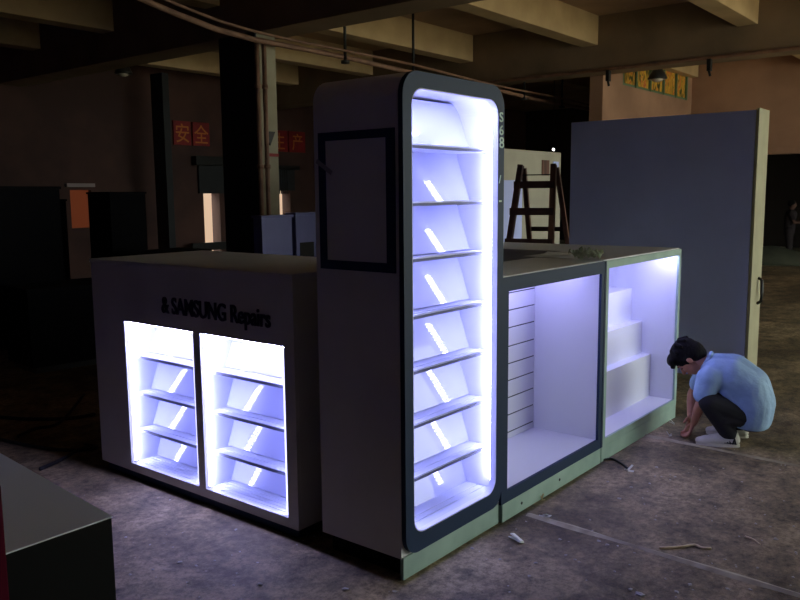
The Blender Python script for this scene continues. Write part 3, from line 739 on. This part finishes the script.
# local +Y must point away from the camera: with +X = face, +Y(left-hand normal) = -dv ; so we mirror y in the modelling (near side = +Y)
man.rotation_euler = (0, 0, math.atan2(face.y, face.x)); man.scale = (.95, .95, .95)
def V(f, n, z): return Vector((f, n, z))  # f forward, n towards the camera, z up
pelvis = V(-.23, 0, .22)
spine = [V(-.23, 0, .22), V(-.24, 0, .32), V(-.20, 0, .42), V(-.09, 0, .50), V(.01, 0, .53)]
neck = V(.10, 0, .555); headc = V(.205, 0, .575)
sh_n, sh_f = V(.06, .15, .475), V(.06, -.15, .475)
el_n, el_f = V(.11, .17, .29), V(.17, -.15, .29)
wr_n, wr_f = V(.15, .06, .125), V(.18, -.09, .14)
kn_n, kn_f = V(.055, .19, .315), V(.10, -.16, .34)
an_n, an_f = V(-.08, .11, .095), V(-.14, -.13, .10)
hp_n, hp_f = V(-.20, .07, .20), V(-.20, -.07, .20)
bm = bmesh.new()
chain(bm, spine+[neck], [.09, .09, .09, .085, .07, .05])
chain(bm, [neck, V(.15, 0, .57)], [.052, .05])
for s, e, w_ in ((sh_n, el_n, wr_n), (sh_f, el_f, wr_f)): chain(bm, [spine[4], s, e, e.lerp(w_, .35), w_], [.06, .045, .036, .036, .023])
for h, k, a in ((hp_n, kn_n, an_n), (hp_f, kn_f, an_f)): chain(bm, [h, k, k.lerp(a, .35), a], [.085, .055, .05, .035])
for a, yy in ((an_n, .02), (an_f, -.02)): chain(bm, [a, a+V(.0, yy*.2, -.05), a+V(.14, yy, -.062)], [.035, .032, .022])
# head: cranium, face pointing forward and steeply down
hr = Matrix.Rotation(R(60), 3, 'Y')      # local face direction +X tipped down
def H(x, y, z): return headc+hr @ Vector((x, y, z))
ellipsoid(bm, H(-.01, 0, .03), (.098, .078, .088), hr)
ellipsoid(bm, H(.025, 0, -.035), (.068, .062, .085), hr)
ellipsoid(bm, H(.045, 0, -.085), (.035, .036, .028), hr)       # chin
capsule(bm, H(.088, 0, .0), H(.108, 0, -.035), .009, .013)      # nose
ellipsoid(bm, H(.082, 0, .022), (.016, .055, .010), hr)        # brow
for s in (1, -1):
    ellipsoid(bm, H(-.005, s*.078, -.012), (.018, .010, .030), hr)  # ears
    ellipsoid(bm, H(.066, s*.038, -.03), (.022, .018, .018), hr)
ellipsoid(bm, H(.086, 0, -.062), (.014, .024, .007), hr)
ellipsoid(bm, H(.083, 0, -.073), (.013, .020, .007), hr)
# hands with five bent fingers each
def hand(bm, wrist, direction, palm_n, thumb_side):
    d = Vector(direction).normalized(); s = Vector(thumb_side); s = (s-d*s.dot(d)).normalized(); nrm = Vector(palm_n).normalized()
    pc = wrist+d*.045
    for k in (-1, -.33, .33, 1): capsule(bm, wrist+s*k*.012, wrist+d*.082+s*k*.027, .014, .0125)
    for k, L in ((1, .068), (.33, .078), (-.33, .072), (-1, .056)):
        a = wrist+d*.084+s*k*.028; b_ = a+(d*.85+nrm*.35).normalized()*L*.45; c = b_+(d*.45+nrm*.8).normalized()*L*.33; e = c+(d*.05+nrm).normalized()*L*.25
        chain(bm, [a, b_, c, e], [.0095, .009, .008, .007])
    t0 = wrist+d*.022+s*.022; t1 = t0+(s*.8+d*.5+nrm*.35).normalized()*.038; t2 = t1+(d*.8+nrm*.6+s*.1).normalized()*.03
    chain(bm, [t0, t1, t2], [.013, .0105, .0085])
hand(bm, wr_n, (.25, -.25, -.85), (.9, -.2, .2), (-.2, -1, .3))
hand(bm, wr_f, (.1, .3, -.85), (.6, .6, .0), (.3, 1, .2))
fused('body', bm, 'skin', man, .0045, 2)
# hair: thick cap over the crown, down the nape and a fringe
bm = bmesh.new()
ellipsoid(bm, H(-.02, 0, .045), (.112, .092, .094), hr)
ellipsoid(bm, H(-.06, 0, .0), (.075, .084, .085), hr)
ellipsoid(bm, H(.055, 0, .078), (.062, .078, .045), hr)
ellipsoid(bm, H(-.075, 0, -.045), (.045, .062, .045), hr)
for s in (1, -1): capsule(bm, H(.02, s*.07, .03), H(.018, s*.074, -.012), .02, .01)
for k in range(9):
    yy = (k-4)*.017; capsule(bm, H(.07, yy, .085), H(.105, yy*1.05, .045+.006*((k*7) % 3)), .022, .010)
for k in range(10):
    a = k*.63; capsule(bm, H(-.03+.05*math.cos(a), .06*math.sin(a), .12), H(-.03+.09*math.cos(a), .09*math.sin(a), .09), .015, .012)
fused('hair', bm, 'hair', man, .005, 1)
bm = bmesh.new()
for s in (1, -1): bm = bmesh.new(); ellipsoid(bm, H(.083, s*.03, -.004), (.006, .012, .005), hr); link('eye', bm, 'eye', man, True)
bm = bmesh.new()
for s in (1, -1): bm = bmesh.new(); capsule(bm, H(.093, s*.018, .022), H(.084, s*.048, .024), .005, .003); link('eyebrow', bm, 'hair', man, True)
# shirt
bm = bmesh.new()
chain(bm, [V(-.225, 0, .20), V(-.235, 0, .30), V(-.20, 0, .41), V(-.09, 0, .495), V(.02, 0, .515)], [.135, .138, .138, .132, .11])
for s in (1, -1):
    chain(bm, [V(-.215, s*.05, .20), V(-.225, s*.06, .29), V(-.19, s*.07, .40), V(-.08, s*.085, .485), V(.02, s*.085, .505)], [.125, .125, .125, .118, .095])
    S, E = (sh_n, el_n) if s == 1 else (sh_f, el_f)
    chain(bm, [V(-.0, s*.09, .475), S, S.lerp(E, .35), S.lerp(E, .6)], [.098, .086, .078, .074])
    pass
for a, b_, r0, r1 in ((V(.02, .14, .43), V(-.16, .165, .33), .012, .008), (V(-.0, .15, .39), V(-.2, .165, .24), .010, .012), (V(-.02, .15, .45), V(-.22, .165, .33), .010, .010),
                  (V(-.1, .16, .33), V(-.26, .15, .19), .010, .012), (V(-.05, .17, .38), V(-.15, .17, .28), .012, .008), (V(-.25, .12, .38), V(-.32, .1, .24), .012, .012)):
    capsule(bm, a, b_, r0, r1)     # drapes and folds
pass
dE = (sh_n-el_n).normalized()
o = fused('shirt', bm, 'shirt', man, .007, 22, clip=[(V(-.2, 0, .13), V(.05, 0, -1))])
bm = bmesh.new()
chain(bm, [V(.10, .05, .535), V(.075, .068, .572), V(.06, .045, .607), V(.055, 0, .62), V(.06, -.045, .607), V(.075, -.068, .572), V(.10, -.05, .535)], [.014, .017, .016, .016, .016, .017, .014])
fused('collar', bm, 'shirt', o, .005, 2)
# trousers
bm = bmesh.new()
chain(bm, [V(-.21, 0, .18), V(-.21, 0, .26)], [.095, .09])
for s, h, k, a in ((1, hp_n, kn_n, an_n), (-1, hp_f, kn_f, an_f)):
    chain(bm, [V(-.24, s*.06, .19), h, h.lerp(k, .5), k, k.lerp(a, .3), k.lerp(a, .7), a+V(0, 0, -.01)], [.09, .09, .082, .07, .068, .064, .058])
    capsule(bm, h.lerp(k, .3)+V(0, s*.03, -.04), k.lerp(a, .5)+V(-.03, s*.02, 0), .05, .045)
fused('trousers', bm, 'trousers', man, .007, 3, clip=[(V(0, 0, .062), V(0, 0, -1))])
# shoes
def shoe(ankle, yy, marks):
    bm = bmesh.new(); c = V(ankle.x, ankle.y, 0)
    chain(bm, [c+V(-.035, 0, .045), c+V(.06, yy*.5, .042), c+V(.15, yy, .03), c+V(.19, yy, .026)], [.04, .043, .036, .025])
    chain(bm, [c+V(-.045, 0, .05), c+V(-.03, 0, .075)], [.03, .038])
    o = fused('shoe', bm, 'shoe', man, .005, 2, clip=[(V(0, 0, .012), V(0, 0, -1))])
    n = 24; pts = []
    for k in range(n):
        a = 2*math.pi*k/n; x = math.cos(a); y_ = math.sin(a)
        pts.append((c.x+.068+x*.142, c.y+yy*.5+yy*.4*x+y_*(.042 if x > -.3 else .036)))
    bm = bmesh.new(); prism(bm, pts, 'z', 0, .020); link('sole', bm, 'sole', o)
    if marks:
        bm = bmesh.new(); sgn = 1
        for dx, z0, z1, dz in ((-.045, .03, .06, .006), (-.028, .03, .055, -.006), (-.012, .03, .06, .01), (.006, .034, .055, -.008), (.022, .032, .052, .004), (.04, .034, .05, 0)):
            capsule(bm, c+V(dx, .041, z0), c+V(dx+dz, .036, z1), .006, .005, 8, 3)
        capsule(bm, c+V(-.05, .041, .03), c+V(.06, .043, .032), .004, .004, 8, 3)
        link('side_marking', bm, 'dark_mark', o, True)
shoe(an_n, .02, True); shoe(an_f, -.02, False)
bm = bmesh.new()
for k in range(4): capsule(bm, V(an_n.x+.05+.02*k, an_n.y-.01, .083-.006*k), V(an_n.x+.055+.02*k, an_n.y+.03, .075-.006*k), .0035, .0035, 6, 2)
link('shoelaces', bm, 'sole', man, True)

# distant standing person in the far dark opening
M['dim_clothes'] = mat('dim_clothes', srgb(40, 30, 34), .9); M['dim_skin'] = mat('dim_skin', srgb(84, 56, 46), .8)
x, y = spot(789, 19.0)
fp = empty('person', (x, y, 0), 'distant standing person in dark clothes with one arm held out, in the far dark opening', 'person')
fp.rotation_euler = (0, 0, math.atan2(y, x)+R(-90))   # faces picture-right
bm = bmesh.new()
def W(f, s, z): return Vector((f, s, z))
chain(bm, [W(0, 0, .72), W(0, 0, .95), W(.02, 0, 1.1)], [.11, .11, .12]); chain(bm, [W(.02, 0, 1.15), W(.03, 0, 1.24)], [.06, .045])
ellipsoid(bm, (.04, 0, 1.33), (.085, .07, .105)); capsule(bm, (.11, 0, 1.33), (.125, 0, 1.31), .01, .012)
for s in (1, -1):
    chain(bm, [W(0, s*.08, .72), W(.02, s*.09, .4), W(0, s*.09, .07)], [.085, .055, .04]); chain(bm, [W(0, s*.09, .06), W(.14, s*.1, .03)], [.035, .028])
    e = W(.1, s*.2, .92); w_ = W(.3, s*.14, .93)
    chain(bm, [W(.02, s*.15, 1.13), e, w_], [.05, .035, .025])
    for k in range(4): chain(bm, [w_, w_+W(.07, (k-1.5)*.02, 0), w_+W(.12-.01*abs(k-1), (k-1.5)*.022, -.02)], [.02, .011, .008])
    chain(bm, [w_, w_+W(.04, -s*.04, .01), w_+W(.07, -s*.05, 0)], [.014, .011, .009])
fused('body', bm, 'dim_skin', fp, .01, 2)
bm = bmesh.new()
chain(bm, [W(0, 0, .70), W(0, 0, .95), W(.02, 0, 1.1)], [.125, .125, .135])
for s in (1, -1): chain(bm, [W(.01, s*.1, 1.12), W(.02, s*.15, 1.13), W(.07, s*.18, 1.02)], [.08, .062, .055])
fused('shirt', bm, 'dim_clothes', fp, .012, 2)
bm = bmesh.new()
for s in (1, -1): chain(bm, [W(0, s*.07, .74), W(.02, s*.09, .4), W(0, s*.09, .1)], [.1, .072, .062])
fused('trousers', bm, 'dim_clothes', fp, .012, 2)
bm = bmesh.new(); ellipsoid(bm, (.02, 0, 1.365), (.092, .08, .09)); fused('hair', bm, 'hair', fp, .012, 1)

# ------------------------------------------------------------------ daylight and camera
w = bpy.data.worlds.new('World'); bpy.context.scene.world = w; w.use_nodes = True
nt = w.node_tree; bg = nt.nodes['Background']; bg.inputs[0].default_value = (.84, .92, .84, 1); bg.inputs[1].default_value = 5.2

cd = bpy.data.cameras.new('Camera'); cam = bpy.data.objects.new('Camera', cd); COL.objects.link(cam)
f, pi, ro, ya = 799.339, R(7.497), R(-.51), R(38.86)
fw = Vector((math.cos(ya)*math.cos(pi), math.sin(ya)*math.cos(pi), -math.sin(pi)))
r = Vector((math.sin(ya), -math.cos(ya), 0)); u = r.cross(fw)
r2 = r*math.cos(ro)+u*math.sin(ro); u2 = -r*math.sin(ro)+u*math.cos(ro)
mm = Matrix((r2, u2, -fw)).transposed().to_4x4(); mm.translation = Vector((0, 0, 1.65)); cam.matrix_world = mm
cd.sensor_width = 36; cd.lens = f/800*36; cd.clip_start = .05; cd.clip_end = 100
sc = bpy.context.scene; sc.camera = cam
sc.view_settings.view_transform = 'Standard'; sc.view_settings.look = 'None'; sc.view_settings.gamma = 1; sc.view_settings.exposure = 0
sc.view_settings.use_curve_mapping = False
sc.cycles.max_bounces = 8; sc.cycles.use_denoising = True
